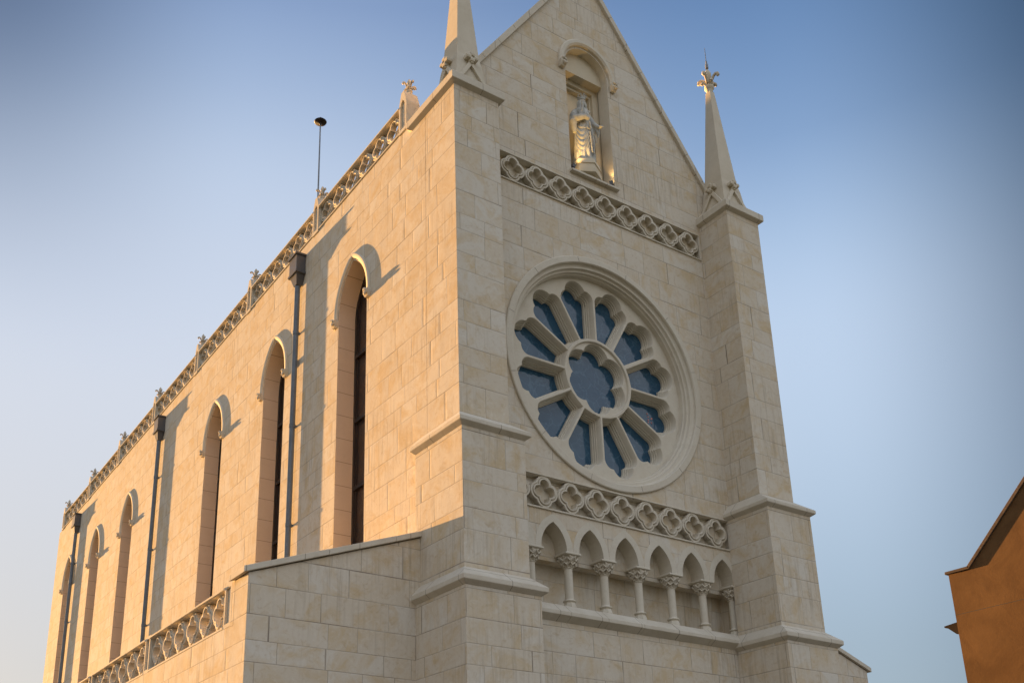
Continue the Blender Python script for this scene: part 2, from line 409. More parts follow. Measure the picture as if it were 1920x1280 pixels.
# ---- corner buttresses
def tower(mir, label):
    fx = (lambda a, b_: (W - b_, W - a)) if mir else (lambda a, b_: (a, b_))
    mb = MB()
    a, b_ = fx(0, XU); mb.box(a, b_, 0, 1.214, ZM + 0.2, ZT + 0.02)
    ia = 1.06
    def stage(x0, x1, y0, y1, za, zb):       # L-shaped plan: the inner end stops at the gable wall
        q = [(x0, y0), (x1, y0), (x1, G + .01), (ia, G + .01), (ia, y1), (x0, y1)]
        if mir: q = [(W - x_, y_) for x_, y_ in q][::-1]
        mb.loft([[(x_, y_, za) for x_, y_ in q], [(x_, y_, zb) for x_, y_ in q]])
    stage(XLm, XM, YM, YB, ZL + 0.1, ZM + 0.01); stage(XLl, XLo, YL, YB + 0.02, 0.0, ZL + 0.01)
    o = mb.build('buttress', STONE, church, bevel=0.008); o['label'] = label
    # string courses with weathered tops
    mb = MB(); e = 0.105
    a, b_ = fx(XLl, XLo); c_, d = fx(XLm, XM)
    mb.rects([(a, b_, YL, YB + .02, ZL - .005), (a - e, b_ + e, YL - e, YB + .1, ZL + .075), (a - e, b_ + e, YL - e, YB + .1, ZL + .17), (c_ - .004, d + .004, YM - .004, YB + .01, ZL + .40)])
    mb.build('string_course', CORN_XY, o, bevel=0.012)
    mb = MB(); a, b_ = fx(XLm, XM); c_, d = fx(0, XU)
    mb.rects([(a, b_, YM, YB, ZM - .005), (a - e, b_ + e, YM - e, YB + .06, ZM + .07), (a - e, b_ + e, YM - e, YB + .06, ZM + .155), (c_ - .004, d + .004, -.004, YB - .05, ZM + .44)])
    mb.build('string_course', CORN_XY, o, bevel=0.012)
    mb = MB(); a, b_ = fx(0, XU); e = 0.115
    mb.rects([(a, b_, 0, 1.80, ZT - .01), (a - e, b_ + e, -e, 1.89, ZT + .05), (a - e, b_ + e, -e, 1.89, ZT + .235), (a + .05, b_ - .05, .05, 1.8, ZT + .40)])
    mb.build('cornice', CORN_XY, o, bevel=0.01)
    return o
tw_l = tower(False, 'sunlit left corner buttress'); tw_r = tower(True, 'right corner buttress in the shade')

# ---- gable wall
LQ = 0.748                                 # spacing of the lower quatrefoils
ARX = [3.02 + 1.031 * k for k in range(-1, 6)]
SPR = 8.56
def arcade_hole():
    p = [(1.25, 7.16), (8.72, 7.16), (8.72, 8.53)]
    for cx in reversed(ARX):
        a = pointed(cx, .345, SPR, .59, 8.53, 9)      # bottom left, bottom right, right arc ... left arc
        p += [q for q in a[1:]] + [a[0]]
    p += [(1.25, 8.53)]
    out = [p[0]]
    for q in p[1:]:
        if math.hypot(q[0] - out[-1][0], q[1] - out[-1][1]) > 1e-4: out.append(q)
    return out
niche = [(4.15, 18.76), (5.59, 18.76)] + arc(4.87, 22.10, .72, 0, PI, 28)
outer = [(1.05, 0), (8.75, 0), (8.75, 18.6), (9.06, 18.6), (9.06, 19.90), (CX, 25.74), (0.75, 19.90), (0.75, 18.6), (1.05, 18.6)]
mb = MB()
mb.plate(outer, [circle(CX, ZR, 2.98, 128), arcade_hole(), niche,
                 [(1.3, 17.645), (8.50, 17.645), (8.50, 18.34), (1.3, 18.34)], [(1.3, 9.445), (8.50, 9.445), (8.50, 10.14), (1.3, 10.14)]],
         G, G + .40, FRONT, 1)
gable = mb.build('gable_wall', [STONE, TRIM], church)
mb = MB()
mb.box(1.25, 8.75, G + .40, G + .75, 8.40, 9.44); mb.box(1.25, 8.9, 1.66, 1.85, 6.6, 8.4); mb.box(8.72, 8.95, G + .40, 1.66, 6.9, 8.40)
mb.build('arcade_back', STONE, gable)
for z_ in (9.40, 17.6):
    mb = MB(); mb.box(1.25, 8.70, G + .145, G + .39, z_, z_ + .8); mb.build('frieze_back', STONE, gable)
# gable copings
for s in (-1, 1):
    mb = MB()
    p0 = Vector((CX, 25.86)); p1 = Vector((CX + s * 4.20, 25.86 - 4.20 * 1.408)); t = (p1 - p0).normalized(); nn = Vector((-t.y, t.x)) * (1 if s > 0 else -1)
    if nn.y < 0: nn = -nn
    L = (p1 - p0).length; k = 0; cur = 0
    while cur < L - .05:
        ln = min(.86, L - cur); a = p0 + t * (cur + (0 if k == 0 else .006)); c_ = p0 + t * (cur + ln)
        q = [a, c_, c_ - nn * .15, a - nn * .15]
        mb.prism([(v.x, v.y) for v in q], G - .085, G + .5, FRONT)
        cur += ln; k += 1
    mb.build('gable_coping', CORN_XY, gable, bevel=0.01)

# ---- niche
mb = MB()
mb.prism([(4.12, 22.12), (5.62, 22.12), (5.62, 22.9), (4.12, 22.9)], 1.19, 1.74, FRONT)
tym = mb.build('niche_head', BACK, gable)
for x0, x1 in ((3.9, 4.15), (5.59, 5.84)):
    mb = MB(); mb.box(x0, x1, G + .38, 1.70, 18.5, 22.2); mb.build('niche_side', BACK, gable)
mb = MB(); mb.box(4.0, 5.75, 1.62, 1.75, 18.6, 22.3)
nb_ = mb.build('niche_back', BACK, gable)
mb = MB()
for x0, x1 in ((5.44, 5.59), (4.15, 4.30)):
    mb.box(x0, x1, 1.42, 1.63, 18.76, 22.12)
    xa = x0 - .05 if x0 > 5 else x1; mb.box(xa, xa + .05, 1.50, 1.63, 18.76, 22.07)
mb.box(4.30, 5.44, 1.42, 1.62, 21.98, 22.12); mb.box(4.35, 5.39, 1.50, 1.62, 21.90, 21.98)
mb.build('niche_frame', BACK, gable, bevel=0.006)
mb = MB()
for i, (x0, x1) in enumerate(((4.09, 4.87), (4.876, 5.66))):
    mb.loft([[(x0, .86, 18.70), (x1, .86, 18.70), (x1, .86, 18.64), (x0, .86, 18.64)], [(x0, 1.62, 18.80), (x1, 1.62, 18.80), (x1, 1.62, 18.60), (x0, 1.62, 18.60)]])
mb.build('niche_sill', CORN_XY, gable, bevel=0.008)
def hood(cx, cz, path_in, width, y0, y1, name, parent, mat, mp=FRONT, jambs=None):
    """hood mould following an open path; path_in is the inner edge"""
    inner = path_in; n = len(inner); outer_ = []
    for i, (x, z) in enumerate(inner):
        a = Vector(inner[max(i - 1, 0)]); c_ = Vector(inner[min(i + 1, n - 1)]); t = (c_ - a).normalized(); m = Vector((t.y, -t.x))
        outer_.append((x + m.x * width, z + m.y * width))
    mb = MB()
    # profile: inner edge slightly chamfered, weathered outer edge
    L = []
    for (a, c_) in zip(inner, outer_):
        def at(f): return (a[0] + (c_[0] - a[0]) * f, a[1] + (c_[1] - a[1]) * f)
        L.append([mp(*at(0), y1), mp(*at(0), y0 + (y1 - y0) * .35), mp(*at(.3), y0), mp(*at(.78), y0), mp(*at(1), y0 + (y1 - y0) * .30), mp(*at(1), y1)])
    mb.loft(L)
    return mb.build(name, mat, parent, smooth=35)
pth = arc(4.87, 22.10, .78, 0, PI, 30)
pth = [(5.65, 22.02)] + pth + [(4.09, 22.02)]
hd = hood(4.87, 22.1, pth, .17, G - .10, G + .01, 'niche_hood_mould', gable, TRIM)
# carved stop (a knobbly little block), reused
mb = MB(); rnd = random.Random(3)
mb.rects([(-.07, .07, -.10, .02, -.13), (-.10, .10, -.15, .02, -.03), (-.10, .10, -.15, .02, .05), (-.07, .07, -.10, .02, .10)])
for k in range(13):
    mb.ball((rnd.uniform(-.08, .08), rnd.uniform(-.17, -.10), rnd.uniform(-.07, .08)), rnd.uniform(.028, .048), 7, 5)
stop0 = mb.build('hood_stop', FRZ, hd, (5.735, G, 21.97), smooth=50)
copy_part(stop0, hd, (4.005, G, 21.97))

# ---- rose window
rose = MB()
prof = [(2.97, G + .05), (3.02, G + .05), (3.02, G - .045), (3.00, G - .06), (2.86, G - .06), (2.84, G - .035), (2.835, G + .02), (2.80, G + .045), (2.74, G + .05),
        (2.725, G + .11), (2.70, G + .125), (2.675, G + .125), (2.665, G + .19), (2.64, G + .21), (2.63, G + .36), (2.97, G + .36)]
n = 120
rose.loft([[(CX + r * math.cos(2 * PI * j / n), y, ZR + r * math.sin(2 * PI * j / n)) for j in range(n)] for r, y in prof], wrap=True)
JOINT = metal_material('mortar_joint', C4(0.20, 0.17, 0.13), 0.9)
ROSEM = trim_material('rose_limestone', C4(0.58, 0.52, 0.415), C4(0.62, 0.575, 0.475), None, 1, 0.22)
rw = rose.build('rose_window', ROSEM, church, smooth=28)
# radial joints of the ring
for k in range(12):
    mb = MB(); a = 2 * PI * (k + .5) / 12
    for r0, r1, y in ((2.86, 3.0, G - .061),):
        d = Vector((math.cos(a), math.sin(a))); m = Vector((-d.y, d.x)) * .004
        q = [d * r0 + m, d * r1 + m, d * r1 - m, d * r0 - m]
        mb.prism([(CX + v.x, ZR + v.y) for v in q], y - .0015, y + .02, FRONT)
    o_ = mb.build('ring_joint', JOINT, rw)
# petal opening in local coordinates: axis up
def petal():
    w = .023; a15 = PI / 12
    def edge(v): return v * math.tan(a15) - w / math.cos(a15)
    v0 = 1.03 * math.cos(a15) + .01
    pts = [(-edge(v0), v0), (0, v0 + .02), (edge(v0), v0), (edge(1.5), 1.5), (edge(2.0), 2.0)]
    def bulge(p, q, h, m):
        p = Vector(p); q = Vector(q); c_ = (q - p).length; R = (c_ * c_ / 4 + h * h) / (2 * h); mid = (p + q) / 2
        nrm = Vector(((q - p).y, -(q - p).x)).normalized(); cen = mid - nrm * (R - h)
        a0 = math.atan2(p.y - cen.y, p.x - cen.x); a1 = math.atan2(q.y - cen.y, q.x - cen.x)
        if a1 < a0: a1 += 2 * PI
        return [(cen.x + R * math.cos(a0 + (a1 - a0) * i / m), cen.y + R * math.sin(a0 + (a1 - a0) * i / m)) for i in range(1, m + 1)]
    e2 = edge(2.0)
    right = bulge((e2, 2.0), (.325, 2.30), .085, 8)
    top = bulge((.325, 2.30), (-.325, 2.30), .262, 14)
    left = bulge((-.325, 2.30), (-e2, 2.0), .085, 8)
    return pts + right + top + left + [(-edge(1.5), 1.5)]
pet = petal()
PPROF = [(0.0, 1.30), (.008, 1.31), (.034, 1.45), (.050, 1.455), (.053, 1.50), (.070, 1.505), (.073, 1.555), (.092, 1.56), (.096, 1.66)]
tr = MB(); holes = []
for k in range(12):
    a = -(PI / 12 + k * PI / 6)
    R_ = lambda q: (CX + q[0] * math.cos(a) - q[1] * math.sin(a), ZR + q[0] * math.sin(a) + q[1] * math.cos(a))
    holes.append([R_(q) for q in pet])
    tr.loft([[FRONT(*R_(q), y) for q in offset(pet, o_)] for o_, y in PPROF], caps=False)
ocir = circle(CX, ZR, .965, 72)
flat_l = [circle(CX, ZR, 2.64, 120)] + holes + [ocir]
tris = tessellate_polygon([[Vector((u, v, 0)) for u, v in l] for l in flat_l])
tr.add([FRONT(u, v, 1.30) for l in flat_l for u, v in l], tris)
HEX = lambda o_: [(CX + x, ZR + y) for x, y in foil(6, .535, .402 - o_, 12, PI / 2)]
tr.loft([[FRONT(u, v, y) for u, v in c_] for c_, y in ((ocir, 1.30), (circle(CX, ZR, .955, 72), 1.31), (circle(CX, ZR, .945, 72), 1.355))], caps=False)
loops2 = [circle(CX, ZR, .945, 72), HEX(0)]
tris = tessellate_polygon([[Vector((u, v, 0)) for u, v in l] for l in loops2])
tr.add([FRONT(u, v, 1.355) for l in loops2 for u, v in l], tris)
tr.loft([[FRONT(u, v, y) for u, v in HEX(o_)] for o_, y in ((0, 1.355), (.008, 1.365), (.028, 1.46), (.042, 1.465), (.045, 1.505), (.060, 1.51), (.063, 1.55), (.080, 1.555), (.084, 1.66))], caps=False)
trc = tr.build('tracery', ROSEM, rw, smooth=32)
# panes
mb = MB(); mb.prism([(q[0], q[1] - 1.7) for q in offset(pet, .07)], 0, .012, FRONT)
pane0 = mb.build('pane', GLASS, rw, (0, 0, 0))
for k in range(12):
    a = PI / 12 + k * PI / 6
    o = pane0 if k == 0 else pane0.copy()
    if k: COL.objects.link(o); o.parent = rw
    o.rotation_euler = (0, a, 0); o.location = (CX + 1.7 * math.sin(a), 1.625, ZR + 1.7 * math.cos(a))
mb = MB(); mb.prism([(x - CX, z - ZR) for x, z in HEX(.06)], 0, .012, FRONT); mb.build('pane', GLASS, rw, (CX, 1.625, ZR))
mb = MB(); mb.box(1.8, 8.0, 1.72, 1.80, ZR - 3.0, ZR + 3.0); mb.build('window_lining', BRONZE, rw)

# pink-red shards on one pane: a red reflection painted as plain colour
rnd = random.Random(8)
FRAG = NB('red_reflection_paint').fin(C4(0.55, 0.22, 0.19), 0.4)
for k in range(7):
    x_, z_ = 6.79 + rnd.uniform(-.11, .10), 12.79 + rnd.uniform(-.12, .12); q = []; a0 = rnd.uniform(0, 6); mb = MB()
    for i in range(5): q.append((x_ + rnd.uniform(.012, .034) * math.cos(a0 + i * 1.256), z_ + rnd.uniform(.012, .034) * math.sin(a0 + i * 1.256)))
    mb.prism(q, 1.617 - k * .0004, 1.6235, FRONT); mb.build('red_reflection_shard', FRAG, rw)

# ---- quatrefoil unit (front faces -y)
def quatre_mesh(depth, s=1.0):
    D, RH = .152 * s, .118 * s
    P_ = [(.101, depth), (.101, .035), (.094, .022), (.056, .022), (.051, .040), (.041, .040), (.036, .004), (.030, 0), (.010, 0), (.003, .008), (0, .02), (0, depth)]
    mb = MB()
    mb.loft([[(x, y, z) for x, z in foil(4, D, RH + o_ * s, 10, 0)] for o_, y in P_], wrap=True)
    return mb
fz = MB()     # upper frieze rails
def frieze(name, z0, z1, x0, x1, cx0, sp, k0, k1, label):
    mb = MB()
    for za, zb in ((z1 - .045, z1 + .02), (z0 - .02, z0 + .045)):
        mb.loft([[(x0, G + .15, za), (x0, G - .035, za + .012), (x0, G - .035, zb - .022), (x0, G + .01, zb), (x0, G + .15, zb)],
                 [(x1, G + .15, za), (x1, G - .035, za + .012), (x1, G - .035, zb - .022), (x1, G + .01, zb), (x1, G + .15, zb)]])
    mb.box(x1 - .05, x1, G - .03, G + .15, z0 + .04, z1 - .04)
    fr = mb.build(name, FRZ, church, bevel=0.006); fr['label'] = label
    q0 = None
    for k in range(k0, k1):
        loc = (cx0 + sp * k, G - .035, (z0 + z1) / 2)
        if q0 is None: q0 = quatre_mesh(.18, sp / .748).build('quatrefoil', FRZ, fr, loc, smooth=38)
        else: copy_part(q0, fr, loc)
    return fr
frieze('quatrefoil_frieze', 17.60, 18.385, 1.3, 8.54, 2.30, .7265, -1, 9, 'upper band of carved quatrefoils below the niche')
frieze('quatrefoil_frieze', 9.40, 10.19, 1.3, 8.545, 2.81, LQ, -1, 8, 'lower band of carved quatrefoils above the arcade')

# ---- blind arcade: arch bands, columns, sill
arcd = MB()
for cx in ARX:
    i_ = pointed(cx, .345, SPR, .59, 8.53, 12); o_ = pointed(cx, .508, SPR, .765, 8.53, 12)
    n = len(i_)
    # open strip from bottom right round to bottom left
    idx = list(range(1, n)) + [0]
    L = [[FRONT(*i_[j], G + .1), FRONT(*i_[j], G - .004), FRONT(*o_[j], G - .004), FRONT(*o_[j], G + .1)] for j in idx]
    arcd.loft(L)
arc_o = arcd.build('arcade', TRIM, church)
mb = MB()
x = 1.2; k = 0
while x < 8.95:
    x2 = min(x + 1.03, 8.95)
    mb.loft([[(q, y, z) for y, z in ((1.70, 7.335), (1.02, 7.335), (.80, 7.14), (.80, 7.06), (.965, 6.945), (1.70, 6.945))] for q in (x, x2 - .005)])
    x = x2
mb.build('arcade_sill', CORN_XY, arc_o, bevel=0.01)
col0 = None
def column(loc):
    mb = MB()
    mb.lathe([(.092, .20), (.092, .90)], 24)
    c_ = mb.build('column', TRIM, church, loc, smooth=40)
    mb = MB()
    mb.loft([[(r * math.cos(PI / 8 + j * PI / 4), r * math.sin(PI / 8 + j * PI / 4), z) for j in range(8)] for r, z in ((.150, 0), (.150, .05), (.112, .125))])
    mb.lathe([(.10, .11), (.112, .14), (.135, .150), (.142, .165), (.135, .180), (.10, .195), (.092, .21)], 24)
    mb.build('column_base', TRIM, c_, smooth=40)
    mb = MB(); rnd = random.Random(11)
    mb.lathe([(.092, .875), (.108, .885), (.110, .897), (.098, .908), (.098, .93), (.118, .99), (.150, 1.06), (.178, 1.13), (.172, 1.155)], 24)
    for k in range(8):                      # crisp leaf curls in two tiers
        a = k * PI / 4
        for tier, (r0, z0, r1, z1) in enumerate(((.10, .92, .172, 1.03), (.13, .99, .215, 1.135))):
            aa = a + (PI / 8 if tier else 0); pts = []
            for i in range(7):
                f = i / 6; r = r0 + (r1 - r0) * (f ** 1.3); z = z0 + (z1 - z0) * math.sin(f * 1.75)
                pts.append((r * math.cos(aa), r * math.sin(aa), z))
            mb.tube(pts, [.030, .034, .034, .032, .029, .026, .012], 7)
            for s in (-1, 1):
                a2 = aa + s * .30; f = .75; r = r0 + (r1 - r0) * f
                mb.tube([(r * math.cos(aa), r * math.sin(aa), z0 + (z1 - z0) * .3), ((r + .02) * math.cos(a2), (r + .02) * math.sin(a2), z0 + (z1 - z0) * .7), ((r + .03) * math.cos(a2 + s * .05), (r + .03) * math.sin(a2 + s * .05), z0 + (z1 - z0) * .85)], [.016, .018, .01], 6)
    mb.build('capital', FRZ, c_, smooth=60)
    mb = MB()
    mb.rects([(-.165, .165, -.165, .25, 1.150), (-.215, .215, -.215, .25, 1.172), (-.215, .215, -.215, .25, 1.205), (-.20, .20, -.20, .25, 1.215)])
    mb.build('abacus', TRIM, c_, bevel=0.006)
    return c_
for k in range(-1, 6):
    loc = (3.53 + 1.0135 * k, 1.165, 7.325)
    if col0 is None: col0 = column(loc); col0['group'] = 'arcade columns'
    else: copy_part(col0, church, loc)

# ---- spires on the buttresses
def finial_mesh(s=1.0, stem=.10):
    """four curled leaves round a bud, base at z=0, about 1*s tall"""
    mb = MB(); S = lambda q: tuple(v * s for v in q)
    mb.lathe([(stem * s * .95, 0), (stem * s, .10 * s), (.13 * s, .13 * s), (.17 * s, .19 * s), (.17 * s, .24 * s), (.12 * s, .29 * s), (.085 * s, .31 * s), (.085 * s, .55 * s), (.10 * s, .62 * s), (.12 * s, .72 * s), (.12 * s, .78 * s), (.085 * s, .88 * s), (.05 * s, .96 * s), (.02 * s, 1.0 * s)], 8)
    for k in range(4):
        for ph, z0, rr, kk in ((0, .40, .36, 1.0), (PI / 4, .22, .24, .7)):
            a = k * PI / 2 + ph; pts = []
            for r, z in ((.06, 0), (.12, .10), (.20, .22), (.28, .27), (.34, .24), (.36, .17), (.32, .13)):
                pts.append(S((r * rr / .36 * math.cos(a), r * rr / .36 * math.sin(a), z0 + z * kk)))
            mb.tube(pts, [.055 * s, .055 * s, .05 * s, .055 * s, .062 * s, .058 * s, .03 * s], 7)
    return mb
def spire(cx, label):
    cy = .59; z0, z1 = 19.02, 23.2; h0, h1 = .37, .085
    hh = lambda z: h0 + (h1 - h0) * (z - z0) / (z1 - z0)
    mb = MB()
    mb.rects([(-hh(z), hh(z), -hh(z), hh(z), z) for z in (19.9, 21.3, z1)])
    s = mb.build('spire', SPIRE, church, (cx, cy, 0), bevel=0.006); s['label'] = label
    mb = MB()
    e = .028; hb = .43
    mb.rects([(-hb, hb, -hb, hb, 18.98), (-hh(19.72) - e, hh(19.72) + e, -hh(19.72) - e, hh(19.72) + e, 19.72), (-hh(19.95) - .002, hh(19.95) + .002, -hh(19.95) - .002, hh(19.95) + .002, 19.95)])
    mb.build('spire_base', SPIRE, s, bevel=0.006)
    # gablets: raking bars and a four-lobed cross on every face
    for k in range(4):
        mb = MB(); zs, za = 19.0, 19.66; fy = lambda z: -(hb + (hh(19.72) + e - hb) * (z - 18.98) / .74)
        for sg in (-1, 1):
            w = .046
            pA = (sg * .40, zs); pB = (0, za)
            d = Vector((pB[0] - pA[0], pB[1] - pA[1])).normalized(); nrm = Vector((-d.y, d.x)) * w
            q = [(pA[0] + nrm.x, pA[1] + nrm.y), (pB[0] + nrm.x, pB[1] + nrm.y), (pB[0] - nrm.x, pB[1] - nrm.y), (pA[0] - nrm.x, pA[1] - nrm.y)]
            if sg > 0: q = q[::-1]
            mb.loft([[(x_, fy(z_) - .07, z_) for x_, z_ in q], [(x_, fy(z_) + .03, z_) for x_, z_ in q]])
        yc = fy(19.72)
        for dx, dz in ((0, .115), (0, -.035), (-.10, .035), (.10, .035)):
            mb.rects([(dx - .055, dx + .055, yc - .14, yc + .06, 19.74 + dz - .05), (dx - .062, dx + .062, yc - .15, yc + .06, 19.74 + dz), (dx - .055, dx + .055, yc - .14, yc + .06, 19.74 + dz + .05)])
        mb.box(-.03, .03, yc - .12, yc + .06, 19.62, 19.92)
        mb.build('gablet', SPIRE, s, (0, 0, 0), rotz=k * PI / 2, bevel=0.008)
    mb = finial_mesh(.84, .12)
    fo = mb.build('finial', SPIRE, s, (0, 0, z1), rotz=.3, smooth=50)
    mb = MB(); mb.tube([(0, 0, z1 + .88), (0, 0, z1 + 1.02)], .045, 10); mb.tube([(0, 0, z1 + 1.0), (0, 0, z1 + 1.14)], .026, 8); mb.tube([(0, 0, z1 + 1.1), (0, 0, z1 + 1.62)], [.014, .008], 6)
    mb.build('lightning_rod', STEEL, s)
    return s
spire(.605, 'left stone spire with a sunlit side'); spire(W - .605, 'right stone spire in the shade')

# ---- long side wall with lancet openings
WINY = [4.69 + BAY * k for k in (0, 1, 2, 4, 5, 6)]
WB = 7.6
holes = [pointed(y, .75, 15.5, 1.27, WB, 12) for y in WINY]
mb = MB(); mb.plate([(1.22, 0), (YF, 0), (YF, 18.95), (1.22, 18.95)], holes, 0.0, .62, SIDE, 1, .62)
side = mb.build('side_wall', [STONE, REVEAL], church)
mb = MB(); mb.box(-.001, .62, YF, YF + .0, 0, 1) if 0 else None
mb = MB(); mb.box(.62, 9.195, YF - .6, YF, 0, 18.9); mb.box(9.195, W, 1.22, YF, 0, 18.95)
mb.build('nave_wall', STONE, church)
# roof
mb = MB(); mb.prism([(.35, 19.0), (CX, 25.3), (W - .35, 19.0)], 1.80, YF - .1, FRONT); mb.build('roof', SLATE, church)
# lancet window: frame, bars, panes, hood with stops (local: faces -y)
def lancet(y):
    mb = MB()
    o1 = pointed(0, .80, 15.5, 1.34, WB - .02, 12); i1 = pointed(0, .66, 15.5, 1.12, WB + .08, 12)
    mb.plate(o1, [i1], .47, .56, FRONT)
    for z in (14.45, 12.66, 10.87, 9.08): mb.box(-.68, .68, .455, .56, z - .045, z + .045)
    for x_ in (0,): mb.box(x_ - .03, x_ + .03, .47, .56, WB, 16.5)
    for sg in (-1, 1): mb.box(sg * .63 - .02, sg * .63 + .02, .50, .56, WB + .05, 15.5)
    wf = mb.build('lancet_window', BRONZE, church, (0, y, 0), rotz=-PI / 2)
    mb = MB(); mb.prism(pointed(0, .72, 15.5, 1.22, WB, 12), .535, .55, FRONT); mb.build('pane', GLASS2, wf)
    mb = MB(); mb.box(-.85, .85, .60, .70, WB - .1, 17.1); mb.build('window_lining', BRONZE, wf)
    mb = MB(); mb.loft([[(-.76, -.06, WB - .15), (.76, -.06, WB - .15), (.76, -.06, WB - .05), (-.76, -.06, WB - .05)], [(-.76, .6, WB - .15), (.76, .6, WB - .15), (.76, .6, WB + .04), (-.76, .6, WB + .04)]])
    mb.build('window_sill', TRIM, wf)
    inn = pointed(0, .79, 15.5, 1.33, 15.40, 14)
    n = len(inn); path = [inn[j] for j in list(range(1, n)) + [0]]
    hd = hood(0, 0, path, .135, -.065, .01, 'hood_mould', wf, TRIM)
    for sg in (-1, 1):
        q_ = copy_part(stop0, hd, (sg * .865, 0, 15.36)); q_.scale = (1, .82, 1)
    return wf
w0 = lancet(WINY[0])
for y in WINY[1:]: copy_part(w0, church, (0, y, 0))

# ---- parapets and pinnacles
def carving(depth, z0, z1, w):
    mb = MB(); rnd = random.Random(5); pts = []; n = 26
    for i in range(n):
        f = i / (n - 1); pts.append((w * .55 * math.sin(f * 9.5), depth - .012, z0 + (z1 - z0) * f))
    mb.tube(pts, .016, 6)
    for i in range(2, n - 1, 2):
        s = 1 if math.sin((i / (n - 1)) * 9.5) < 0 else -1
        x_, y_, z_ = pts[i]
        mb.ball((x_ + s * w * .45, depth - .01, z_), .036, 7, 5, (1.0, .6, 1.3)); mb.ball((x_ + s * w * .15, depth - .012, z_ + .03), .026, 6, 5, (1, .7, 1.2))
    return mb
PD = .26                                       # parapet thickness
def parapet_bay(y0, y1, zb, zt, x, n, PD=.26):
    """rails plus n quatrefoils; local frame faces -y, rotated to face -x"""
    L = y1 - y0; mb = MB()
    mb.loft([[(u, -.02, zt - .075), (u, -.055, zt - .06), (u, -.055, zt - .02), (u, .0, zt), (u, PD, zt), (u, PD, zt - .075)] for u in (-L / 2, -L / 6 - .003)])
    mb.loft([[(u, -.02, zt - .075), (u, -.055, zt - .06), (u, -.055, zt - .02), (u, .0, zt), (u, PD, zt), (u, PD, zt - .075)] for u in (-L / 6 + .003, L / 6 - .003)])
    mb.loft([[(u, -.02, zt - .075), (u, -.055, zt - .06), (u, -.055, zt - .02), (u, .0, zt), (u, PD, zt), (u, PD, zt - .075)] for u in (L / 6 + .003, L / 2)])
    mb.loft([[(u, -.035, zb - .01), (u, -.035, zb + .03), (u, 0, zb + .05), (u, PD, zb + .05), (u, PD, zb - .01)] for u in (-L / 2, L / 2)])
    for u in (-L / 2, L / 2): mb.box(u - .02, u + .02, 0, PD, zb, zt - .05)
    o = mb.build('parapet', FRZ, church, (x, (y0 + y1) / 2, 0), rotz=-PI / 2, bevel=.006)
    zc = (zb + zt) / 2 - .01; H = zt - zb - .10; sp = L / n
    q0 = quatre_mesh(PD - .02, sp / .748)
    q = q0.build('quatrefoil', FRZ, o, smooth=38)
    k = H / (.748 * sp / .748) * 1.04
    for i in range(n):
        c_ = q if i == 0 else copy_part(q, o)
        c_.location = (-L / 2 + sp * (i + .5), .01, zc); c_.scale = (1, 1, k)
    return o
def pinnacle(y):
    mb = MB(); w, dp = .175, .34
    out = [(-w, 18.9), (w, 18.9), (w, 19.72), (.06, 20.08), (-.06, 20.08), (-w, 19.72)]
    hole = pointed(0, .115, 19.58, .26, 19.0, 7)
    mb.plate(out, [hole], -.04, .02, FRONT); mb.prism(out, .02, dp, FRONT)
    p_ = mb.build('pinnacle', FRZ, church, (0, y, 0), rotz=-PI / 2)
    carving(.02, 19.04, 19.72, .085).build('carving', STAT if 0 else FRZ, p_, smooth=50)
    finial_mesh(.50, .16).build('finial', FRZ, p_, (0, .15, 20.05), smooth=50)
    return p_
pb = parapet_bay(2.185 + .185, 2.185 + BAY - .185, 18.955, 19.735, 0, 6, .175); pin = pinnacle(2.185)
for k in range(7):
    y = 2.185 + BAY * k
    if k: copy_part(pb, church, (0, y + BAY / 2, 0)); 
    copy_part(pin, church, (0, 2.185 + BAY * (k + 1), 0))
    # return value not needed

# ---- downpipes with hopper heads
def downpipe(y):
    mb = MB(); mb.tube([(0, -.115, 6.0), (0, -.115, 17.75)], .078, 16)
    for z in (16.2, 13.4, 10.6, 8.2):
        mb.tube([(0, -.115, z - .05), (0, -.115, z + .05)], .088, 16); mb.box(-.04, .04, -.08, .0, z - .03, z + .03)
    d = mb.build('downpipe', PIPE, church, (0, y, 0), rotz=-PI / 2, smooth=40)
    mb = MB()
    mb.rects([(-.10, .10, -.20, -.02, 17.68), (-.21, .21, -.26, -.003, 17.98), (-.27, .27, -.31, -.003, 17.98), (-.27, .27, -.31, -.003, 18.05), (-.24, .24, -.285, -.003, 18.05), (-.24, .24, -.285, -.003, 18.55), (-.28, .28, -.325, -.003, 18.55), (-.28, .28, -.325, -.003, 18.61)])
    mb.build('hopper_head', LEAD, d, bevel=.006)
    return d
dp0 = downpipe(7.82)
for y in (19.95, 32.15): copy_part(dp0, church, (0, y, 0))

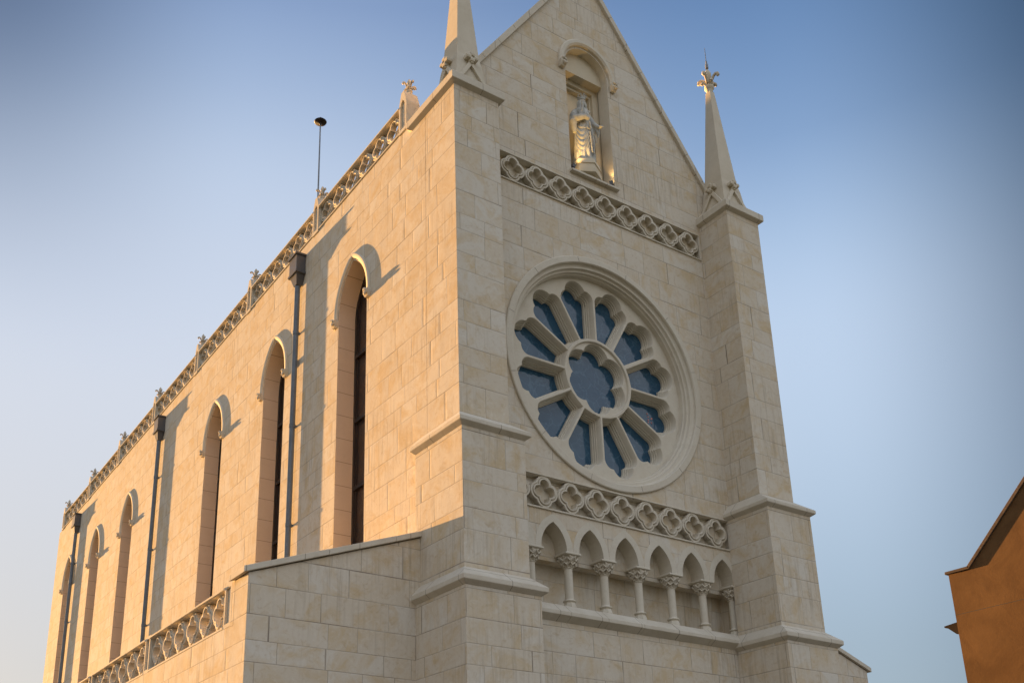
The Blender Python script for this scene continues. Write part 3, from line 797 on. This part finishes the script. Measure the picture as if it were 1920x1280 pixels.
# ---- side aisles
def aisle(mir):
    fx = (lambda x: W - x) if mir else (lambda x: x)
    mb = MB()
    top = lambda x: 7.03 + (x - XW) * (8.36 - 7.03) / (0 - XW)
    sec = [(fx(XW), 0), (fx(.3), 0), (fx(.3), top(-.05)), (fx(-.05), top(-.05)), (fx(XW), top(XW))]
    mb.prism(sec, YW, YW + .62, FRONT)                        # raised end wall
    sec = [(fx(XW + .02), 0), (fx(-.01), 0), (fx(-.01), 7.5), (fx(XW + .5), 6.1), (fx(XW + .3), 6.0), (fx(XW + .3), 6.23), (fx(XW + .005), 6.23)]
    mb.prism(sec, YW + .615, YF - .3, FRONT)
    o = mb.build('aisle', STONE, church, bevel=.006); o['label'] = 'side aisle on the right of the front' if mir else 'side aisle left of the front with a quatrefoil parapet'
    # coping
    mb = MB(); x = XW - .11; k = 0
    segs = [XW - .11, XW + 1.55, XW + 3.0, -.155]
    for a, b_ in zip(segs[:-1], segs[1:]):
        za, zb = top(a), top(b_)
        P0 = [(fx(a + (.005 if k else 0)), za + .02), (fx(b_), zb + .02), (fx(b_), zb + .135), (fx(a + (.005 if k else 0)), za + .135)]
        mb.prism(P0, YW - .07, YW + .68, FRONT); k += 1
    mb.build('aisle_coping', CORN_XY, o, bevel=.01)
    return o
al = aisle(False); ar = aisle(True)
def pier(y):
    mb = MB(); w = .17
    out = [(-w, 6.22), (w, 6.22), (w, 7.06), (-w, 7.06)]
    mb.plate(out, [[(-.115, 6.30), (.115, 6.30), (.115, 6.99), (-.115, 6.99)]], 0, .06, FRONT); mb.prism(out, .06, .34, FRONT)
    p_ = mb.build('parapet_pier', FRZ, church, (XW, y, 0), rotz=-PI / 2)
    carving(.06, 6.34, 6.95, .085).build('carving', FRZ, p_, smooth=50)
    return p_
pr0 = pier(2.21); ab = parapet_bay(2.39, 6.83, 6.24, 7.04, XW + .03, 6)
for k in range(1, 7): copy_part(pr0, church, (XW, 2.21 + 4.79 * k, 0))
for k in range(1, 6): copy_part(ab, church, (XW + .03, 4.61 + 4.79 * k, 0))
mb = MB(); mb.box(XW, XW + .3, 1.88, 2.04, 6.2, 7.06); mb.build('parapet_end', STONE, church)

# ================================================================== statue in the niche
stat = thing('statue', 'crowned robed stone figure of a woman standing on a stepped plinth in the gable niche', 'statue', (4.86, 1.24, 18.80))
mb = MB(); rnd = random.Random(2)
H0 = .56                                     # plinth top above the empty
# robe: rings with deep vertical folds, contrapposto sway
def prof_at(z):
    for i in range(len(SK) - 1):
        if SK[i][0] <= z <= SK[i + 1][0]:
            f = (z - SK[i][0]) / (SK[i + 1][0] - SK[i][0]); f = f * f * (3 - 2 * f)
            return [SK[i][k] + (SK[i + 1][k] - SK[i][k]) * f for k in range(1, 6)]
    return SK[-1][1:6]
#        z    rx    ry    ox   oy   vertical fold depth
SK = [(0, .285, .24, .0, 0, .045), (.10, .27, .235, .0, 0, .05), (.40, .262, .225, .01, 0, .042), (.75, .272, .225, .02, 0, .032), (1.05, .262, .21, .02, 0, .022),
      (1.22, .215, .172, .01, 0, .012), (1.40, .215, .165, 0, 0, .008), (1.58, .245, .165, 0, 0, .004), (1.68, .215, .14, 0, 0, 0), (1.745, .10, .10, 0, -.01, 0)]
def smooth(x, a, b_):
    t = max(0, min(1, (x - a) / (b_ - a))); return t * t * (3 - 2 * t)
rows = []; NZ = 110; NA = 180
for i in range(NZ + 1):
    z = 1.745 * i / NZ; rx, ry, ox, oy, fd = prof_at(z); L = []
    for j in range(NA):
        a = 360 * j / NA; ar = math.radians(a)
        w1 = smooth(a, 165, 195) * (1 - smooth(a, 272, 300)) * smooth(z, .12, .4) * (1 - smooth(z, 1.0, 1.15))
        sag = .34 * (((a - 226) / 52) ** 2) * (1 if a < 226 else 1.15)
        ph = (z - sag) / .165 + .25 * math.sin(a * .06)
        swag = .042 * (abs((ph % 1.0) - .35) * -1.5 + .45) * w1 * (1 + .3 * math.sin(ph * 2.3))
        vert = fd * (math.sin(8.3 * ar + z * .8) * .6 + math.sin(15.1 * ar - z * 1.3 + 1) * .4) * (1 - .75 * w1)
        r_ = 1 + (swag + vert) / .25
        L.append((ox + rx * .93 * r_ * math.cos(ar), oy + ry * r_ * math.sin(ar), H0 + z))
    rows.append(L)
mb.loft(rows)
# edge of the mantle falling from the hand
mb.tube([(.05, -.25, H0 + 1.18), (.10, -.255, H0 + .9), (.15, -.24, H0 + .55), (.13, -.25, H0 + .2)], [.03, .028, .026, .02], 8)
# mantle over the shoulders
mb.tube([(-.20, .02, H0 + 1.60), (-.285, -.02, H0 + 1.42), (-.32, -.06, H0 + 1.2), (-.27, -.02, H0 + .9)], [.085, .10, .11, .05], 12)
mb.tube([(.20, .02, H0 + 1.60), (.28, -.01, H0 + 1.42), (.34, -.03, H0 + 1.2), (.31, 0, H0 + .8), (.26, 0, H0 + .3)], [.08, .09, .075, .045, .03], 12)
# arms: one bent across the waist with the hand raised, the other reaching out and down
mb.tube([(-.33, -.05, H0 + 1.30), (-.25, -.20, H0 + 1.24), (-.10, -.28, H0 + 1.27), (.02, -.27, H0 + 1.25)], [.085, .085, .07, .05], 12)
mb.tube([(-.20, -.22, H0 + 1.30), (-.17, -.27, H0 + 1.46), (-.155, -.29, H0 + 1.60)], [.06, .045, .032], 10)
mb.ball((-.155, -.295, H0 + 1.64), .042, 10, 7, (1, .6, 1.2))
for k in range(4): mb.tube([(-.185 + .02 * k, -.30, H0 + 1.66), (-.19 + .022 * k, -.305, H0 + 1.735 - .02 * abs(k - 1.3)), (-.19 + .023 * k, -.325, H0 + 1.765 - .02 * abs(k - 1.3))], [.012, .011, .008], 6)
mb.tube([(-.12, -.295, H0 + 1.63), (-.095, -.31, H0 + 1.68)], [.013, .009], 6)
mb.tube([(.27, -.03, H0 + 1.40), (.33, -.14, H0 + 1.22), (.355, -.25, H0 + 1.11)], [.07, .06, .042], 12)
mb.ball((.36, -.29, H0 + 1.08), .042, 10, 7, (1, 1.2, .8))
for k in range(4): mb.tube([(.335 + .018 * k, -.32, H0 + 1.08), (.337 + .02 * k, -.36, H0 + 1.075), (.338 + .02 * k, -.368, H0 + 1.04)], [.012, .011, .009], 6)
mb.tube([(.33, -.30, H0 + 1.10), (.318, -.34, H0 + 1.115)], [.013, .009], 6)
mb.tube([(.36, -.12, H0 + 1.18), (.38, -.16, H0 + 1.0), (.37, -.15, H0 + .84)], [.07, .05, .015], 9)      # hanging sleeve
# bundled cloth and book against the chest
mb.ball((-.03, -.21, H0 + 1.40), .11, 12, 8, (1.0, .7, .9)); mb.ball((.06, -.20, H0 + 1.5), .06, 10, 7)
# knotted girdle with falling cord
mb.tube([(-.12, -.235, H0 + .93), (-.04, -.25, H0 + .97), (.05, -.25, H0 + .95), (.09, -.25, H0 + .88)], .014, 7)
mb.tube([(.04, -.265, H0 + .86), (.055, -.27, H0 + .5), (.07, -.27, H0 + .2)], .022, 7)
mb.tube([(.12, -.25, H0 + .86), (.20, -.24, H0 + .80), (.26, -.20, H0 + .60)], .02, 7)
# neck, head, face, veil
mb.tube([(0, -.02, H0 + 1.70), (0, -.04, H0 + 1.82)], .055, 12)
hz = H0 + 1.90; hy = -.05
mb.ball((0, hy, hz), .105, 18, 14, (.80, .92, 1.15)); mb.ball((0, hy - .045, hz - .055), .06, 12, 9, (.85, .85, .95))
mb.tube([(0, hy - .095, hz + .02), (0, hy - .118, hz - .025)], [.010, .017], 6)
mb.tube([(-.022, hy - .098, hz - .055), (0, hy - .106, hz - .054), (.022, hy - .098, hz - .055)], .008, 5)
for s in (-1, 1):
    mb.tube([(s * .012, hy - .096, hz + .028), (s * .035, hy - .096, hz + .034), (s * .055, hy - .082, hz + .026)], .007, 5)
    # wavy hair falling on both sides
    for q in range(3):
        mb.tube([(s * (.05 + .012 * q), hy - .03 + .03 * q, hz + .08), (s * (.088 + .012 * q), hy - .03 + .03 * q, hz - .02), (s * (.085 + .014 * q), hy - .03 + .03 * q, hz - .13), (s * (.12 + .01 * q), hy - .04 + .03 * q, hz - .25), (s * (.11), hy - .06 + .03 * q, hz - .36)], [.025, .03, .032, .03, .016], 8)
mb.tube([(0, hy + .06, hz + .06), (0, hy + .09, hz - .08), (0, hy + .10, hz - .25), (0, .08, hz - .45)], [.08, .09, .11, .14], 12)
fig = mb.build('figure', STAT, stat, smooth=80, recalc=False)
rm = fig.modifiers.new('skin', 'REMESH'); rm.mode = 'VOXEL'; rm.voxel_size = .0075; rm.use_smooth_shade = True
sm = fig.modifiers.new('soft', 'SMOOTH'); sm.factor = .3; sm.iterations = 1
fig.rotation_euler = (0, 0, math.radians(-6))
# crown
mb = MB(); zc = hz + .085
mb.loft([[((r) * math.cos(2 * PI * j / 20), hy + .0 + r * math.sin(2 * PI * j / 20), z) for j in range(20)] for r, z in ((.080, zc), (.092, zc), (.098, zc + .055), (.104, zc + .08), (.094, zc + .08), (.082, zc + .03))], wrap=True)
for k in range(8):
    a = k * PI / 4; mb.tube([(.10 * math.cos(a), hy + .10 * math.sin(a), zc + .07), (.106 * math.cos(a), hy + .106 * math.sin(a), zc + .12)], [.018, .012], 6)
    mb.ball((.108 * math.cos(a), hy + .108 * math.sin(a), zc + .14), .022, 7, 5)
mb.build('crown', STAT, stat, rotz=math.radians(-6), smooth=50)
mb = MB()
def hexa(r0, z0, r1, z1): mb.loft([[(r * math.cos(PI / 6 + PI / 3 * j), r * .88 * math.sin(PI / 6 + PI / 3 * j), z) for j in range(6)] for r, z in ((r0, z0), (r1, z1))])
hexa(.30, -.02, .30, .08); hexa(.44, .08, .44, .22); hexa(.40, .22, .40, .36); hexa(.43, .36, .40, .50); hexa(.34, .50, .34, .565)
mb.build('plinth', BACK, stat, bevel=.008)

# floodlights at the foot of the niche (lit in the photograph)
def flood(x, label, tgt, power, blend=.6):
    f = thing('floodlight', label, 'floodlight', (x, .99, 18.775), 'floodlights on the niche sill')
    mb = MB(); mb.box(-.035, .035, -.03, .03, 0, .03); mb.box(-.05, .05, -.012, .012, .03, .075); mb.build('bracket', DARK, f)
    d = (Vector(tgt) - Vector((x, .99, 18.86))).normalized(); q = d.to_track_quat('-Z', 'Y')
    mb = MB(); mb.rects([(-.045, .045, -.035, .035, .05), (-.06, .06, -.05, .05, -.055)])
    h_ = mb.build('lamp_housing', LEAD, f, (0, 0, .095), bevel=.006); h_.rotation_mode = 'QUATERNION'; h_.rotation_quaternion = q
    b_ = NB('lit_lens'); b_.p.inputs['Emission Color'].default_value = C4(1, .62, .22); b_.p.inputs['Emission Strength'].default_value = 3.0
    mb = MB(); mb.box(-.05, .05, -.04, .04, -.06, -.0565); l_ = mb.build('lens', b_.m, h_)
    ld = bpy.data.lights.new('floodlight_beam', 'SPOT'); ld.energy = power; ld.color = (1.0, .60, .20); ld.spot_size = math.radians(62); ld.spot_blend = blend; ld.shadow_soft_size = .03
    lo = bpy.data.objects.new('floodlight_beam', ld); COL.objects.link(lo); lo.parent = h_; lo.location = (0, 0, -.07)
    return f
flood(4.235, 'small floodlight at the left end of the niche sill, lighting the statue', (4.93, 1.02, 20.55), 21, .9)
flood(5.50, 'small floodlight at the right end of the niche sill, lighting the jamb', (5.42, 1.10, 22.3), 5)

# ================================================================== mast on the ridge
ms = thing('roof_mast', 'thin steel mast with a dark disc on top, rising behind the side parapet', 'mast', (CX, 17.5, 25.2))
mb = MB(); mb.tube([(0, 0, 0), (0, 0, 7.35)], [.045, .03], 8); mb.build('pole', STEEL, ms, smooth=40)
mb = MB(); mb.lathe([(.03, 7.35), (.06, 7.44), (.25, 7.49), (.27, 7.52), (.24, 7.55), (.09, 7.62), (.06, 7.72), (.02, 7.76)], 18); mb.build('disc', DARK, ms, smooth=40)

# ================================================================== neighbouring orange building
ob = thing('stucco_building', 'orange stucco building with a steep gable at the right edge, beyond the church', 'building', (28, 1.0, 0))
mb = MB(); X1 = 13
half = 6.04; ez = 13.45
sec = [(-half, 0), (half, 0), (half, ez), (half - .9, ez), (0, ez + half - .9), (-half + .9, ez), (-half, ez)]
mb.prism(sec, 0, X1, SIDE)
bw = mb.build('wall', STUCCO, ob)
mb = MB()
for sg in (-1, 1):
    kn = [(sg * (half + .10), ez), (sg * (half - .9), ez), (sg * (half - .9), ez + .11), (sg * (half + .10), ez + .11)]
    mb.prism(kn, -.085, X1, SIDE)
    t = Vector((-sg, 1)).normalized(); nn = Vector((sg, 1)).normalized(); L = (half - .9) * math.sqrt(2); cur = 0
    a0 = Vector((sg * (half - .9), ez))
    while cur < L - .01:
        ln = min(1.75, L - cur); a = a0 + t * (cur + .006); c_ = a0 + t * (cur + ln)
        mb.prism([(v.x, v.y) for v in (a, c_, c_ + nn * .13, a + nn * .13)], -.085, X1, SIDE); cur += ln
cop = trim_material('coping_terracotta', C4(0.075, 0.055, 0.042), C4(0.13, 0.095, 0.07), None, 1, .5)
mb.build('roof_coping', cop, ob, bevel=.01)
mb = MB(); mb.box(-.0015, .012, -half - .002, half + .002, 11.78, 11.80); mb.build('render_joint', DARK, bw)
mb = MB(); mb.loft([[(x_, half - .05, 11.02), (x_, half + .10, 11.06), (x_, half + .40, 11.34), (x_, half + .55, 11.40), (x_, half + .55, 11.46), (x_, half - .05, 11.52)] for x_ in (.02, X1)])
mb.build('rear_eave', trim_material('dark_timber', C4(0.02, 0.014, 0.010), C4(0.035, 0.024, 0.017), None, 1, .0), ob)
